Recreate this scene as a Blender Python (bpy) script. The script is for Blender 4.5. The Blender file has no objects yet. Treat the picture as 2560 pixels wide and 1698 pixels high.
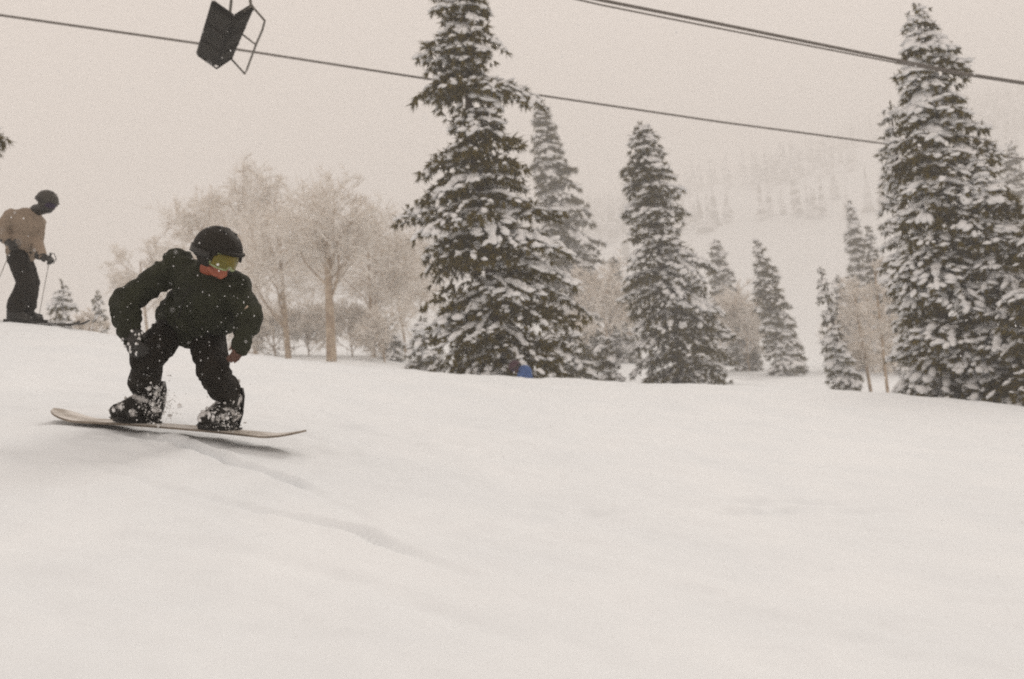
import bpy, bmesh, math, random
import numpy as np
from mathutils import Vector, Matrix, noise

random.seed(7)
R = math.radians
S = bpy.context.scene
COL = S.collection

# ------------------------------------------------------------------ camera
EYE = Vector((0.0, 0.0, 1.05))
ROLL = R(6.0)
F = 2275.0                      # focal length in pixels of the 2560 px wide picture
CX, CY = 1280.0, 849.0
cam_d = bpy.data.cameras.new('camera')
cam_d.sensor_width = 36.0
cam_d.lens = 36.0 * F / 2560.0
cam_d.clip_start = 0.05
cam_d.clip_end = 2000.0
cam_d.dof.use_dof = True
cam_d.dof.focus_distance = 5.6
cam_d.dof.aperture_fstop = 1.9
cam = bpy.data.objects.new('camera', cam_d)
COL.objects.link(cam)
cr, sr = math.cos(ROLL), math.sin(ROLL)
cam.matrix_world = Matrix(((cr, sr, 0, EYE.x), (0, 0, -1, EYE.y), (-sr, cr, 0, EYE.z), (0, 0, 0, 1)))
S.camera = cam


def P(px, py, d):
    """place in the world seen at that spot of the picture, d metres in front of the camera"""
    dx, dy = (px - CX) / F * d, (CY - py) / F * d
    return Vector((dx * cr + dy * sr, d, -dx * sr + dy * cr)) + EYE


# ------------------------------------------------------------------ sky, sun, exposure
SUN_EL, SUN_AZ = R(38), R(32)      # azimuth measured from +Y towards +X
w = bpy.data.worlds.new('World')
S.world = w
w.use_nodes = True
nt = w.node_tree
nt.nodes.clear()
sky = nt.nodes.new('ShaderNodeTexSky')
sky.sky_type = 'NISHITA'
sky.sun_disc = False
sky.sun_elevation = SUN_EL
sky.sun_rotation = SUN_AZ
sky.air_density = 1.0
sky.dust_density = 4.0
hs = nt.nodes.new('ShaderNodeHueSaturation')
hs.inputs['Saturation'].default_value = 0.10
mixw = nt.nodes.new('ShaderNodeMix')
mixw.data_type = 'RGBA'
mixw.inputs[0].default_value = 0.86
mixw.inputs[7].default_value = (6.9, 6.0, 5.35, 1)     # the even cloud deck
bg = nt.nodes.new('ShaderNodeBackground')
bg.inputs['Strength'].default_value = 0.098
wo = nt.nodes.new('ShaderNodeOutputWorld')
nt.links.new(sky.outputs[0], hs.inputs['Color'])
nt.links.new(hs.outputs[0], mixw.inputs[6])
nt.links.new(mixw.outputs[2], bg.inputs['Color'])
nt.links.new(bg.outputs[0], wo.inputs['Surface'])

sd = bpy.data.lights.new('sun', 'SUN')
sd.energy = 1.5
sd.angle = R(16)
sd.color = (1.0, 0.92, 0.84)
sun = bpy.data.objects.new('sun', sd)
COL.objects.link(sun)
sdir = Vector((math.sin(SUN_AZ) * math.cos(SUN_EL), math.cos(SUN_AZ) * math.cos(SUN_EL), math.sin(SUN_EL)))
sun.rotation_euler = sdir.to_track_quat('Z', 'Y').to_euler()
sun.location = (0, 0, 60)

S.view_settings.view_transform = 'Standard'
S.view_settings.look = 'None'
S.view_settings.gamma = 1.0
S.view_settings.exposure = 0.41
S.render.engine = 'CYCLES'
S.cycles.use_denoising = False
S.cycles.filter_width = 2.0
S.cycles.max_bounces = 8
S.cycles.diffuse_bounces = 4
S.cycles.volume_bounces = 2
S.cycles.use_fast_gi = False


# ------------------------------------------------------------------ materials
def material(name, col, rough=0.7, col2=None, scale=8.0, detail=4.0, bump=0.0, bscale=40.0, metallic=0.0,
             lo=0.35, hi=0.65, spec=0.3, sheen=0.0, trans=0.0):
    m = bpy.data.materials.new(name)
    m.use_nodes = True
    n, l = m.node_tree.nodes, m.node_tree.links
    b = n['Principled BSDF']
    b.inputs['Roughness'].default_value = rough
    b.inputs['Metallic'].default_value = metallic
    b.inputs['Specular IOR Level'].default_value = spec
    if sheen:
        b.inputs['Sheen Weight'].default_value = sheen
    tc = n.new('ShaderNodeTexCoord')
    if col2 is None:
        col2 = tuple(c * 0.8 for c in col)
    t = n.new('ShaderNodeTexNoise')
    t.inputs['Scale'].default_value = scale
    t.inputs['Detail'].default_value = detail
    l.new(tc.outputs['Object'], t.inputs['Vector'])
    r = n.new('ShaderNodeValToRGB')
    r.color_ramp.elements[0].position = lo
    r.color_ramp.elements[1].position = hi
    r.color_ramp.elements[0].color = (*col, 1)
    r.color_ramp.elements[1].color = (*col2, 1)
    l.new(t.outputs['Fac'], r.inputs['Fac'])
    l.new(r.outputs[0], b.inputs['Base Color'])
    if bump:
        t2 = n.new('ShaderNodeTexNoise')
        t2.inputs['Scale'].default_value = bscale
        t2.inputs['Detail'].default_value = 5
        l.new(tc.outputs['Object'], t2.inputs['Vector'])
        bp = n.new('ShaderNodeBump')
        bp.inputs['Strength'].default_value = bump
        bp.inputs['Distance'].default_value = 0.02
        l.new(t2.outputs['Fac'], bp.inputs['Height'])
        l.new(bp.outputs[0], b.inputs['Normal'])
    return m


M = {}
M['snow'] = material('snow', (.84, .875, .90), .75, (.80, .84, .87), 1.3, 5, .25, 9.0, spec=.15)
M['tree_snow'] = material('tree_snow', (.88, .885, .89), .8, (.82, .83, .845), 6, 3, spec=.1)
M['needles'] = material('needles', (.078, .056, .006), .8, (.130, .096, .014), 2.0, 4, spec=.15)
M['needles_far'] = material('needles_far', (.076, .058, .012), .8, (.125, .098, .028), 1.5, 4, spec=.1)
M['bark'] = material('bark', (.085, .06, .042), .9, (.05, .036, .026), 7, 5, .6, 20, spec=.1)
M['aspen_bark'] = material('aspen_bark', (.50, .41, .31), .85, (.30, .22, .155), 3.5, 5, .4, 18, spec=.1)
M['twig'] = material('twig', (.44, .34, .245), .85, (.60, .50, .40), 3, 3, spec=.1)
M['rime'] = material('rime', (.93, .90, .86), .85, (.84, .79, .72), 3, 3, spec=.1)
M['jacket'] = material('jacket_fabric', (.0125, .0142, .0060), .75, (.022, .0245, .0108), 9, 4, .5, 60, spec=.22)
M['trouser'] = material('trouser_fabric', (.0065, .0045, .0022), .75, (.012, .009, .005), 9, 4, .45, 60, spec=.15)
M['black'] = material('black_plastic', (.010, .009, .007), .45, (.016, .014, .011), 12, 3, .1, 60, spec=.4)
M['helmet'] = material('helmet_shell', (.010, .008, .005), .6, (.015, .012, .007), 10, 3, .08, 80, spec=.2)
M['lens'] = material('goggle_lens', (.15, .112, .008), .25, (.10, .095, .010), 9, 2, metallic=.25, spec=.4)
M['goggle_frame'] = material('goggle_frame', (.20, .26, .10), .5, (.30, .34, .20), 30, 2)
M['skin'] = material('skin', (.34, .105, .058), .55, (.27, .075, .042), 14, 3, .1, 120, spec=.35)
M['skin_dark'] = material('skin_shaded', (.10, .045, .028), .55, (.07, .030, .020), 14, 3, .1, 120, spec=.35)  # darker copy of skin, with shade put into its colour
M['tan'] = material('tan_fabric', (.29, .225, .17), .8, (.23, .18, .135), 7, 4, .3, 50, spec=.2)
M['grey_helmet'] = material('grey_helmet', (.045, .040, .030), .5, (.030, .027, .022), 8, 3, spec=.35)
M['purple_lens'] = material('purple_lens', (.030, .016, .050), .2, (.02, .012, .03), 8, 2, metallic=.3)
M['blue'] = material('blue_fabric', (.06, .13, .34), .75, (.045, .10, .27), 8, 4, .2, 50)
M['maroon'] = material('maroon_shell', (.075, .030, .045), .6, (.055, .022, .035), 8, 3)
M['topsheet'] = material('board_topsheet', (.72, .69, .65), .5, (.38, .34, .29), 4.5, 3, lo=.40, hi=.60)
M['board_edge'] = material('board_edge', (.30, .25, .20), .45, (.10, .08, .06), 4, 3, metallic=.1)
M['snowy_boot'] = material('snowy_boot', (.014, .012, .009), .7, (.62, .61, .60), 16, 4, .3, 40, lo=.50, hi=.60, spec=.2)
M['ski'] = material('ski_topsheet', (.02, .018, .016), .4, (.04, .035, .03), 8, 3)
M['steel'] = material('galvanised_steel', (.16, .145, .12), .5, (.11, .10, .085), 12, 3, metallic=.5)
M['cable'] = material('steel_rope', (.12, .105, .09), .6, (.15, .13, .115), 40, 2, metallic=.3)
M['chair_pad'] = material('chair_pad', (.006, .005, .003), .8, (.011, .009, .005), 6, 4, .2, 30, spec=.12)
M['tag'] = material('tag', (.52, .42, .33), .7, (.45, .36, .28), 20, 2)
M['grime_snow'] = material('packed_snow', (.80, .80, .80), .8, (.42, .40, .36), 22, 4, spec=.1, lo=.45, hi=.7)


# ------------------------------------------------------------------ object helpers
def link(name, me, mats=None, parent=None, smooth=True):
    o = bpy.data.objects.new(name, me)
    COL.objects.link(o)
    if mats is not None:
        for m in (mats if isinstance(mats, (list, tuple)) else [mats]):
            me.materials.append(m)
    if smooth and len(me.polygons):
        me.polygons.foreach_set('use_smooth', [True] * len(me.polygons))
    if parent is not None:
        o.parent = parent
        o.matrix_parent_inverse = Matrix.Translation(parent.location).inverted()
    return o


def tag(o, label=None, cat=None, group=None, kind=None):
    if label:
        o['label'] = label
    if cat:
        o['category'] = cat
    if group:
        o['group'] = group
    if kind:
        o['kind'] = kind
    return o


def empty(name, loc):
    o = bpy.data.objects.new(name, None)
    o.empty_display_size = 0.2
    o.location = loc
    COL.objects.link(o)
    return o


def np_mesh(name, V, T, mi=None):
    """triangles from numpy arrays"""
    me = bpy.data.meshes.new(name)
    V = np.asarray(V, dtype=np.float32)
    T = np.asarray(T, dtype=np.int32)
    me.vertices.add(len(V))
    me.vertices.foreach_set('co', V.ravel())
    me.loops.add(T.size)
    me.loops.foreach_set('vertex_index', T.ravel())
    k = T.shape[1]
    me.polygons.add(len(T))
    me.polygons.foreach_set('loop_start', np.arange(0, T.size, k, dtype=np.int32))
    me.polygons.foreach_set('loop_total', np.full(len(T), k, dtype=np.int32))
    if mi is not None:
        me.polygons.foreach_set('material_index', np.asarray(mi, dtype=np.int32))
    me.update()
    me.validate()
    return me


class Tris:
    def __init__(self):
        self.V, self.T, self.n = [], [], 0

    def add(self, v, t):
        v = np.asarray(v, dtype=np.float32).reshape(-1, 3)
        t = np.asarray(t, dtype=np.int32).reshape(-1, 3)
        self.V.append(v)
        self.T.append(t + self.n)
        self.n += len(v)

    def mesh(self, name):
        if not self.V:
            return bpy.data.meshes.new(name)
        return np_mesh(name, np.concatenate(self.V), np.concatenate(self.T))


def tube_arrays(pts, rad, sides=8, cap=True):
    pts = [Vector(p) for p in pts]
    V, T = [], []
    n = len(pts)
    for i, p in enumerate(pts):
        d = (pts[min(i + 1, n - 1)] - pts[max(i - 1, 0)]).normalized()
        a = d.cross(Vector((0.31, 0.17, 0.93)))
        if a.length < 1e-3:
            a = d.cross(Vector((1, 0, 0)))
        a.normalize()
        b = d.cross(a)
        r = rad[i] if hasattr(rad, '__len__') else rad
        for k in range(sides):
            t = 2 * math.pi * k / sides
            V.append(p + a * math.cos(t) * r + b * math.sin(t) * r)
    for i in range(n - 1):
        for k in range(sides):
            q0, q1 = i * sides + k, i * sides + (k + 1) % sides
            T += [(q0, q1, q1 + sides), (q0, q1 + sides, q0 + sides)]
    if cap:
        for k in range(1, sides - 1):
            T.append((0, k + 1, k))
            o = (n - 1) * sides
            T.append((o, o + k, o + k + 1))
    return [tuple(v) for v in V], T


def tube(name, pts, rad, mat, parent=None, sides=8):
    v, t = tube_arrays(pts, rad, sides)
    return link(name, np_mesh(name, v, t), mat, parent)


# rounded solids that a voxel remesh grows together into one skin
def piece_cap(bm, p0, r0, p1, r1, seg=14, rings=5):
    p0, p1 = Vector(p0), Vector(p1)
    d = p1 - p0
    L = d.length
    d = d.normalized() if L > 1e-6 else Vector((0, 0, 1))
    a = d.orthogonal().normalized()
    b = d.cross(a)
    prof = []
    for i in range(rings):
        t = math.pi / 2 * i / rings
        prof.append((-r0 * math.cos(t), r0 * math.sin(t)))
    for i in range(rings + 1):
        t = math.pi / 2 * i / rings
        prof.append((L + r1 * math.sin(t), r1 * math.cos(t)))
    loops = []
    for (h, r) in prof:
        if r < 1e-5:
            loops.append([bm.verts.new(p0 + d * h)])
        else:
            loops.append([bm.verts.new(p0 + d * h + (a * math.cos(2 * math.pi * k / seg) + b * math.sin(2 * math.pi * k / seg)) * r)
                          for k in range(seg)])
    for A, B in zip(loops[:-1], loops[1:]):
        for k in range(seg):
            k2 = (k + 1) % seg
            if len(A) == 1:
                bm.faces.new((A[0], B[k2], B[k]))
            elif len(B) == 1:
                bm.faces.new((A[k], A[k2], B[0]))
            else:
                bm.faces.new((A[k], A[k2], B[k2], B[k]))


def piece_ell(bm, c, rad, rot=None):
    r = bmesh.ops.create_icosphere(bm, subdivisions=3, radius=1.0)
    mat = Matrix.Translation(Vector(c)) @ (rot.to_4x4() if rot else Matrix.Identity(4)) @ Matrix.Diagonal((*rad, 1))
    bmesh.ops.transform(bm, matrix=mat, verts=r['verts'])


def piece_box(bm, c, half, rot=None, bevel=0.0):
    r = bmesh.ops.create_cube(bm, size=2.0)
    vs = r['verts']
    bmesh.ops.transform(bm, matrix=Matrix.Diagonal((*half, 1)), verts=vs)
    if bevel:
        es = list({e for v in vs for e in v.link_edges})
        rb = bmesh.ops.bevel(bm, geom=es, offset=bevel, segments=2, affect='EDGES')
        vs = list({v for f in rb['faces'] for v in f.verts} | {v for v in vs if v.is_valid})
    mat = Matrix.Translation(Vector(c)) @ (rot.to_4x4() if rot else Matrix.Identity(4))
    bmesh.ops.transform(bm, matrix=mat, verts=vs)


def box_obj(name, c, half, rot, mat, parent=None, bevel=0.01):
    bm = bmesh.new()
    piece_box(bm, c, half, rot, bevel)
    me = bpy.data.meshes.new(name)
    bm.to_mesh(me)
    bm.free()
    return link(name, me, mat, parent, smooth=False)


def skin_mesh(name, pieces, voxel=0.012, smooth=6, wrinkle=0.0, wscale=14.0, seed=0):
    bm = bmesh.new()
    for p in pieces:
        {'cap': piece_cap, 'ell': piece_ell, 'box': piece_box}[p[0]](bm, *p[1:])
    me = bpy.data.meshes.new('tmp')
    bm.to_mesh(me)
    bm.free()
    o = bpy.data.objects.new('tmp', me)
    COL.objects.link(o)
    m = o.modifiers.new('r', 'REMESH')
    m.mode = 'VOXEL'
    m.voxel_size = voxel
    if smooth:
        s = o.modifiers.new('s', 'SMOOTH')
        s.iterations = smooth
        s.factor = 0.5
    dg = bpy.context.evaluated_depsgraph_get()
    out = bpy.data.meshes.new_from_object(o.evaluated_get(dg))
    out.name = name
    bpy.data.objects.remove(o)
    bpy.data.meshes.remove(me)
    if wrinkle:
        off = Vector((seed * 3.1, seed * 1.7, seed * .9))
        nv = [(v.co.copy(), v.normal.copy()) for v in out.vertices]
        co = []
        for c, n in nv:
            q = Vector((c.x, c.y, c.z)) * wscale + off
            warp = noise.noise_vector(q * 0.45) * 1.6
            f = 1.0 - abs(noise.noise(q * Vector((1, 1, 1)).length / 1.73 + warp)) * 2.0
            g = noise.noise(q * 2.3 + warp)
            c = c + n * wrinkle * (f * 0.9 + g * 0.35 - 0.2)
            co += [c.x, c.y, c.z]
        out.vertices.foreach_set('co', co)
        out.update()
    return out


# ------------------------------------------------------------------ the snow slope
ctrl = [P(0, 1698, 2.28), P(640, 1698, 2.42), P(1280, 1698, 2.6), P(1920, 1698, 2.75), P(2560, 1698, 2.9),
        P(134, 1056, 5.5), P(300, 1076, 5.5), P(447, 1092, 5.48), P(700, 1130, 5.47), P(1280, 1180, 5.6), P(1900, 1235, 5.7), P(2560, 1290, 5.8),
        P(-60, 803, 12), P(60, 808, 12), P(160, 818, 12.3), P(280, 845, 12.8), P(600, 887, 14.5), P(1000, 925, 15.7), P(1280, 943, 16), P(1800, 966, 16.2),
        P(2060, 975, 16.5), P(2560, 1017, 17),
        Vector((0, 0, 0.02)), Vector((-4, 0, 0.75)), Vector((4, 0, -.78)), Vector((-10, 4, 1.9)), Vector((10, 4, -1.9)), Vector((-12, 12, 2.6)), Vector((14, 16, -2.5)),
        Vector((0, -8, -.2)), Vector((-10, -8, 1.7)), Vector((10, -8, -2.0))]
cp = np.array([[c.x, c.y] for c in ctrl])
cz = np.array([c.z for c in ctrl])


def tps_u(r2):
    return np.where(r2 > 1e-9, 0.5 * r2 * np.log(np.maximum(r2, 1e-9)), 0.0)


_n = len(cp)
_K = tps_u(((cp[:, None] - cp[None]) ** 2).sum(-1)) + np.eye(_n) * 0.35
_A = np.zeros((_n + 3, _n + 3))
_A[:_n, :_n] = _K
_A[:_n, _n] = 1
_A[:_n, _n + 1:] = cp
_A[_n:, :_n] = _A[:_n, _n:].T
_sol = np.linalg.solve(_A, np.concatenate([cz, np.zeros(3)]))


def tps(x, y):
    p = np.stack([x, y], -1)
    r2 = ((p[..., None, :] - cp) ** 2).sum(-1)
    return tps_u(r2) @ _sol[:_n] + _sol[_n] + _sol[_n + 1] * x + _sol[_n + 2] * y


def sstep(a, b, x):
    t = np.clip((x - a) / (b - a), 0, 1)
    return t * t * (3 - 2 * t)


def vnoise(x, y, seed=0):
    """smooth value noise"""
    xi, yi = np.floor(x).astype(int), np.floor(y).astype(int)
    fx, fy = x - xi, y - yi
    fx, fy = fx * fx * (3 - 2 * fx), fy * fy * (3 - 2 * fy)

    def h(a, b):
        n = (a * 374761393 + b * 668265263 + seed * 1442695041) & 0x7fffffff
        n = ((n ^ (n >> 13)) * 1274126177) & 0x7fffffff
        return (n ^ (n >> 16)) % 10007 / 10007.0
    return (h(xi, yi) * (1 - fx) + h(xi + 1, yi) * fx) * (1 - fy) + (h(xi, yi + 1) * (1 - fx) + h(xi + 1, yi + 1) * fx) * fy - .5


def crest_y(x):
    return np.interp(x, [-40, -7, -5.3, -3.5, -1.5, 0, 9, 40], [12, 12, 13.0, 14.6, 15.7, 16, 17, 17])


def ground_base(x, y):
    x, y = np.asarray(x, float), np.asarray(y, float)
    yc = crest_y(x)
    xs = np.clip(x, -13, 14)
    z = tps(xs, np.clip(np.minimum(y, yc), -8, 17))
    z = z - .10 * np.clip(np.abs(x) - 13, 0, 30) * np.sign(x)
    d = np.maximum(y - yc, 0)
    full = np.interp(x, [-8, -3, 3, 7, 12], [1.3, 1.9, 1.7, .75, .5])
    z = z - full * sstep(0, 9, d)
    # the far hillside climbs into the cloud, more to the right
    z = z + sstep(160, 850, y) * (92 + np.clip(x, -300, 480) * .17) + sstep(800, 1100, y) * 20
    return z


def ground(x, y):
    return float(ground_base(np.array([x]), np.array([y]))[0])


def on_ground(px, py):
    d0 = (P(px, py, 1.0) - EYE)
    lo = 1.5
    for i in range(400):
        q = EYE + d0 * lo
        if q.z < ground(q.x, q.y):
            return q
        lo += 0.03
    return q


def polyline_dist(X, Y, pts):
    best = np.full(X.shape, 1e9)
    side = np.zeros(X.shape)
    tt = np.zeros(X.shape)
    L = len(pts) - 1
    for i in range(L):
        a, b = np.array(pts[i][:2]), np.array(pts[i + 1][:2])
        d = b - a
        t = np.clip(((X - a[0]) * d[0] + (Y - a[1]) * d[1]) / (d @ d), 0, 1)
        dx, dy = X - a[0] - t * d[0], Y - a[1] - t * d[1]
        r = np.hypot(dx, dy)
        s = np.sign(d[0] * dy - d[1] * dx)
        m = r < best
        best = np.where(m, r, best)
        side = np.where(m, s, side)
        tt = np.where(m, (i + t) / L, tt)
    return best, side, tt


def axis(lo, a, b, hi, step, grow):
    c = list(np.arange(a, b + step / 2, step))
    s = step
    while c[-1] < hi:
        s = min(s * grow, 25)
        c.append(c[-1] + s)
    s = step
    left = [c[0]]
    while left[-1] > lo:
        s = min(s * grow, 25)
        left.append(left[-1] - s)
    return np.array(left[:0:-1] + c)


gx = axis(-760, -3.4, 2.0, 760, .027, 1.05)
gy = axis(-25, 2.2, 6.8, 1120, .027, 1.035)
GX, GY = np.meshgrid(gx, gy)
GZ = ground_base(GX, GY)
near = 1 - sstep(14, 30, np.hypot(GX, GY))
GZ += near * (.05 * vnoise(GX * .9 + 3, GY * .7, 1) + .028 * vnoise(GX * 2.3, GY * 1.9, 2) + .030 * vnoise(GX * 4.1 + .4 * GY, GY * 5.5, 3)
              + .014 * vnoise(GX * 11, GY * 15, 4) + .006 * vnoise(GX * 25, GY * 31, 14))
track_a = [on_ground(*q) for q in ((310, 1083), (385, 1100), (440, 1112), (495, 1132), (578, 1162), (660, 1186), (710, 1203), (770, 1231), (830, 1260), (930, 1310))]
track_b = [on_ground(*q) for q in ((230, 1165), (291, 1190), (407, 1231), (528, 1256), (643, 1281), (731, 1303), (820, 1317), (900, 1336), (1010, 1384), (1127, 1440), (1221, 1476), (1330, 1530))]
track_c = [on_ground(*q) for q in ((1250, 1330), (1500, 1290), (1800, 1265), (2150, 1255), (2600, 1262))]
track_d = [on_ground(*q) for q in ((1200, 1352), (1500, 1312), (1800, 1287), (2150, 1278), (2600, 1288))]
track_e = [on_ground(*q) for q in ((20, 1395), (260, 1350), (520, 1370), (800, 1440), (1150, 1560), (1400, 1680))]
for tr, dep, wid, sd_ in ((track_a, .058, .036, 5), (track_b, .026, .026, 6), (track_c, .028, .05, 21), (track_d, .028, .05, 22), (track_e, .022, .06, 23)):
    r, s, tt = polyline_dist(GX, GY, tr)
    wv = 1 + .6 * vnoise(GX * 6, GY * 6, sd_)
    fade = sstep(0, .08, tt) * (1 - sstep(.55, 1.0, tt) * .8) * np.clip(.75 + 1.1 * vnoise(GX * 2.7, GY * 2.7, sd_ + 4), .15, 1.3)
    groove = np.exp(-(r / (wid * wv)) ** 2)
    lip = np.exp(-((r * s - 1.9 * wid) / (wid * .9)) ** 2) * .38 + .18 * np.exp(-((r * s + 2.2 * wid) / (wid * 1.3)) ** 2)
    rough = 1 + .8 * vnoise(GX * 17, GY * 17, sd_ + 9)
    GZ += fade * dep * (lip * rough - groove)
ny, nx = GX.shape
idx = np.arange(nx * ny).reshape(ny, nx)
quads = np.stack([idx[:-1, :-1], idx[:-1, 1:], idx[1:, 1:], idx[1:, :-1]], -1).reshape(-1, 4)
slope = link('snow_slope', np_mesh('snow_slope', np.stack([GX, GY, GZ], -1).reshape(-1, 3), quads), M['snow'])
tag(slope, 'wide untracked slope of fresh powder snow', kind='structure')


# ------------------------------------------------------------------ conifers
_bm = bmesh.new()
bmesh.ops.create_icosphere(_bm, subdivisions=2, radius=1.0)
ICO_V = np.array([v.co[:] for v in _bm.verts])
ICO_T = np.array([[v.index for v in f.verts] for f in _bm.faces])
_bm.free()
_bm = bmesh.new()
bmesh.ops.create_icosphere(_bm, subdivisions=1, radius=1.0)
ICO1_V = np.array([v.co[:] for v in _bm.verts])
ICO1_T = np.array([[v.index for v in f.verts] for f in _bm.faces])
_bm.free()


def frames(D):
    D = D / (np.linalg.norm(D, axis=1, keepdims=True) + 1e-9)
    A = np.cross(np.array([[0, 0, 1.0]]), D)
    n = np.linalg.norm(A, axis=1, keepdims=True)
    A = np.where(n > 1e-3, A / np.maximum(n, 1e-6), np.array([[1.0, 0, 0]]))
    return D, A, np.cross(D, A)


def spindles(rows, rng):
    """short pointed tufts of needles"""
    a = np.array(rows)
    n = len(a)
    D, A, B = frames(a[:, 3:6])
    L, W = a[:, 6:7], a[:, 7:8]
    P0 = a[:, :3]
    tw, k = rng.uniform(0, 2.1, (n, 1)), rng.uniform(.3, .6, (n, 1))
    V = []
    k *= .45
    for j in range(3):
        an = tw + j * 2.094
        V.append(P0 + D * L * k + (A * np.cos(an) + B * np.sin(an) * .75) * W)
    V.append(P0 + D * L)
    V = np.stack(V, 1).reshape(-1, 3)
    T = np.array([[3, 1, 0], [3, 2, 1], [3, 0, 2]])
    T = (T[None] + (np.arange(n) * 4)[:, None, None]).reshape(-1, 3)
    return np_mesh('crown', V, T)


def lumps(caps, pillows, rng, far):
    V, T, o = [], [], 0
    for rows, (iv, it) in ((caps, (ICO1_V, ICO1_T)), (pillows, (ICO1_V, ICO1_T) if far else (ICO_V, ICO_T))):
        if not rows:
            continue
        a = np.array(rows)
        n, m = len(a), len(iv)
        D, A, B = frames(a[:, 3:6])
        v = iv[None] * (1 + rng.uniform(-.25, .25, (n, m, 1))) * a[:, None, 6:9]
        v[..., 2] = np.where(v[..., 2] < 0, v[..., 2] * .5, v[..., 2])
        w_ = v[..., 0:1] * D[:, None] + v[..., 1:2] * A[:, None] + v[..., 2:3] * B[:, None] + a[:, None, :3]
        V.append(w_.reshape(-1, 3))
        T.append((it[None] + (np.arange(n) * m)[:, None, None]).reshape(-1, 3) + o)
        o += n * m
    return np_mesh('snow_load', np.concatenate(V), np.concatenate(T))


def conifer(name, label, axis_px, prof, depth, seed, group=None, detail=1.0, snow=1.0, far=False, droop=1.0, base_drop=0.0):
    """axis_px: ((tip px), (foot px)); prof: rows (py, left px, right px) of the outline at that depth"""
    rng = np.random.default_rng(seed)
    tip = P(axis_px[0][0], axis_px[0][1], depth)
    foot = P(axis_px[1][0], axis_px[1][1], depth)
    fx = foot.x
    gz = ground(fx, depth) - 0.06 - base_drop
    H = tip.z - gz
    root = empty(name, (fx, depth, gz))
    tag(root, label, 'tree', group)
    zs, ls, rs = [], [], []
    for (py, xl, xr) in prof:
        a, b = P(xl, py, depth), P(xr, py, depth)
        z = (a.z + b.z) / 2
        t = (z - gz) / H
        ax = fx + (tip.x - fx) * t
        zs.append(z)
        ls.append(max(.05, ax - a.x))
        rs.append(max(.05, b.x - ax))
    o = np.argsort(zs)
    zs, ls, rs = np.array(zs)[o], np.array(ls)[o], np.array(rs)[o]

    def centre(z):
        return np.array([fx + (tip.x - fx) * (z - gz) / H, depth, z])

    def reach(z, az):
        l, r = np.interp(z, zs, ls), np.interp(z, zs, rs)
        c = math.cos(az)
        return l + (r - l) * (c * .5 + .5)
    # trunk
    pts, rad = [], []
    r0 = max(.05, H * .016)
    for i in range(13):
        t = i / 12
        c = centre(gz + H * t)
        pts.append((c[0] + .03 * math.sin(t * 9 + seed), c[1] + .03 * math.cos(t * 7 + seed), c[2]))
        rad.append(r0 * (1 - t) ** .8 + .008)
    tube('trunk', pts, rad, M['bark'], root, 8)
    tufts, caps, pillows = [], [], []
    step = .34 / detail ** .5 * (1.05 * max(1, depth / 38) ** .8 if far else 1)
    z = max(gz + .25, gz + H * .03)
    ztop = tip.z
    csz = 1.35 if not far else 1.45 * (depth / 30) ** .75
    while z < ztop - .05:
        t = (z - gz) / H
        nb = int(rng.integers(5, 8))
        az0 = rng.uniform(0, 6.28)
        for k in range(nb):
            az = az0 + k * 6.283 / nb + rng.uniform(-.35, .35)
            zb = z + rng.uniform(-.5, .5) * step
            L = max(.07, reach(zb - .12, az) * rng.uniform(.74, 1.20))
            c0 = centre(zb)
            out = np.array([math.cos(az), math.sin(az), 0])
            lat = np.array([-math.sin(az), math.cos(az), 0])
            up0 = rng.uniform(-.05, .30) + .9 * max(0, t - .8)
            dr = droop * rng.uniform(.25, .62)
            sway = rng.uniform(-.18, .18)
            load = snow * rng.choice([.10, .65, 1.2, 2.2], p=[.32, .32, .21, .15])
            ns = max(1, int(L / (.11 * csz) * detail ** .5))
            for i in range(ns):
                s = (i + .75 + rng.uniform(-.25, .25)) / (ns + .25)
                p = c0 + out * L * s + lat * sway * L * s * s + np.array([0, 0, L * (up0 * s - dr * s * s)])
                d = out * L + lat * 2 * sway * L * s + np.array([0, 0, L * (up0 - 2 * dr * s)])
                d /= np.linalg.norm(d)
                w_ = (.08 + .36 * min(L, 1.8) * min(s * 2.2, 1) * (1.15 - s) ** .6) * rng.uniform(.75, 1.15)
                nside = 1 if w_ < .12 else (2 if w_ < .26 else 3)
                for sg in ((0,), (-.55, .55), (-1, 0, 1))[nside - 1]:
                    c = p + lat * sg * w_ + d * rng.uniform(-.05, .05) - np.array([0, 0, abs(sg) * w_ * rng.uniform(.1, .45)]) + rng.normal(0, .018, 3)
                    fan = d * .75 + lat * sg * .6
                    big = csz * rng.uniform(.75, 1.2) * min(1, .42 + .9 * L)
                    for q in range(13 if not far else 9):
                        dd = fan * rng.uniform(.4, 1.0) + rng.normal(0, .42, 3) + np.array([0, 0, -rng.uniform(.05, .95)])
                        tufts.append((*(c - dd * .03), *dd, rng.uniform(.08, .20) * big, rng.uniform(.011, .025) * big))
                    if rng.random() < .56 * load:
                        ln = rng.uniform(.065, .12) * big * min(1.25, .7 + .4 * load)
                        caps.append((*(c + np.array([0, 0, .032 * big])), *(fan + rng.normal(0, .25, 3)), ln, ln * rng.uniform(.5, .85), ln * rng.uniform(.28, .5)))
                if load > .6 and rng.random() < .85 and L > .3:
                    sc = (.5 + .30 * load) * (1.2 - .45 * s) * rng.uniform(.6, 1.3) * csz * .80
                    pillows.append((*(p + np.array([0, 0, .035 * sc])), *d, .165 * sc, .095 * sc * rng.uniform(.7, 1.3), .050 * sc))
        z += step * rng.uniform(.8, 1.2) * (.68 if t > .7 else 1)
    for i in range(10):
        a = rng.uniform(0, 6.28)
        tufts.append((*centre(ztop - .42 + i * .04), math.cos(a) * .5, math.sin(a) * .5, 1.0, .13, .03))
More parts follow.
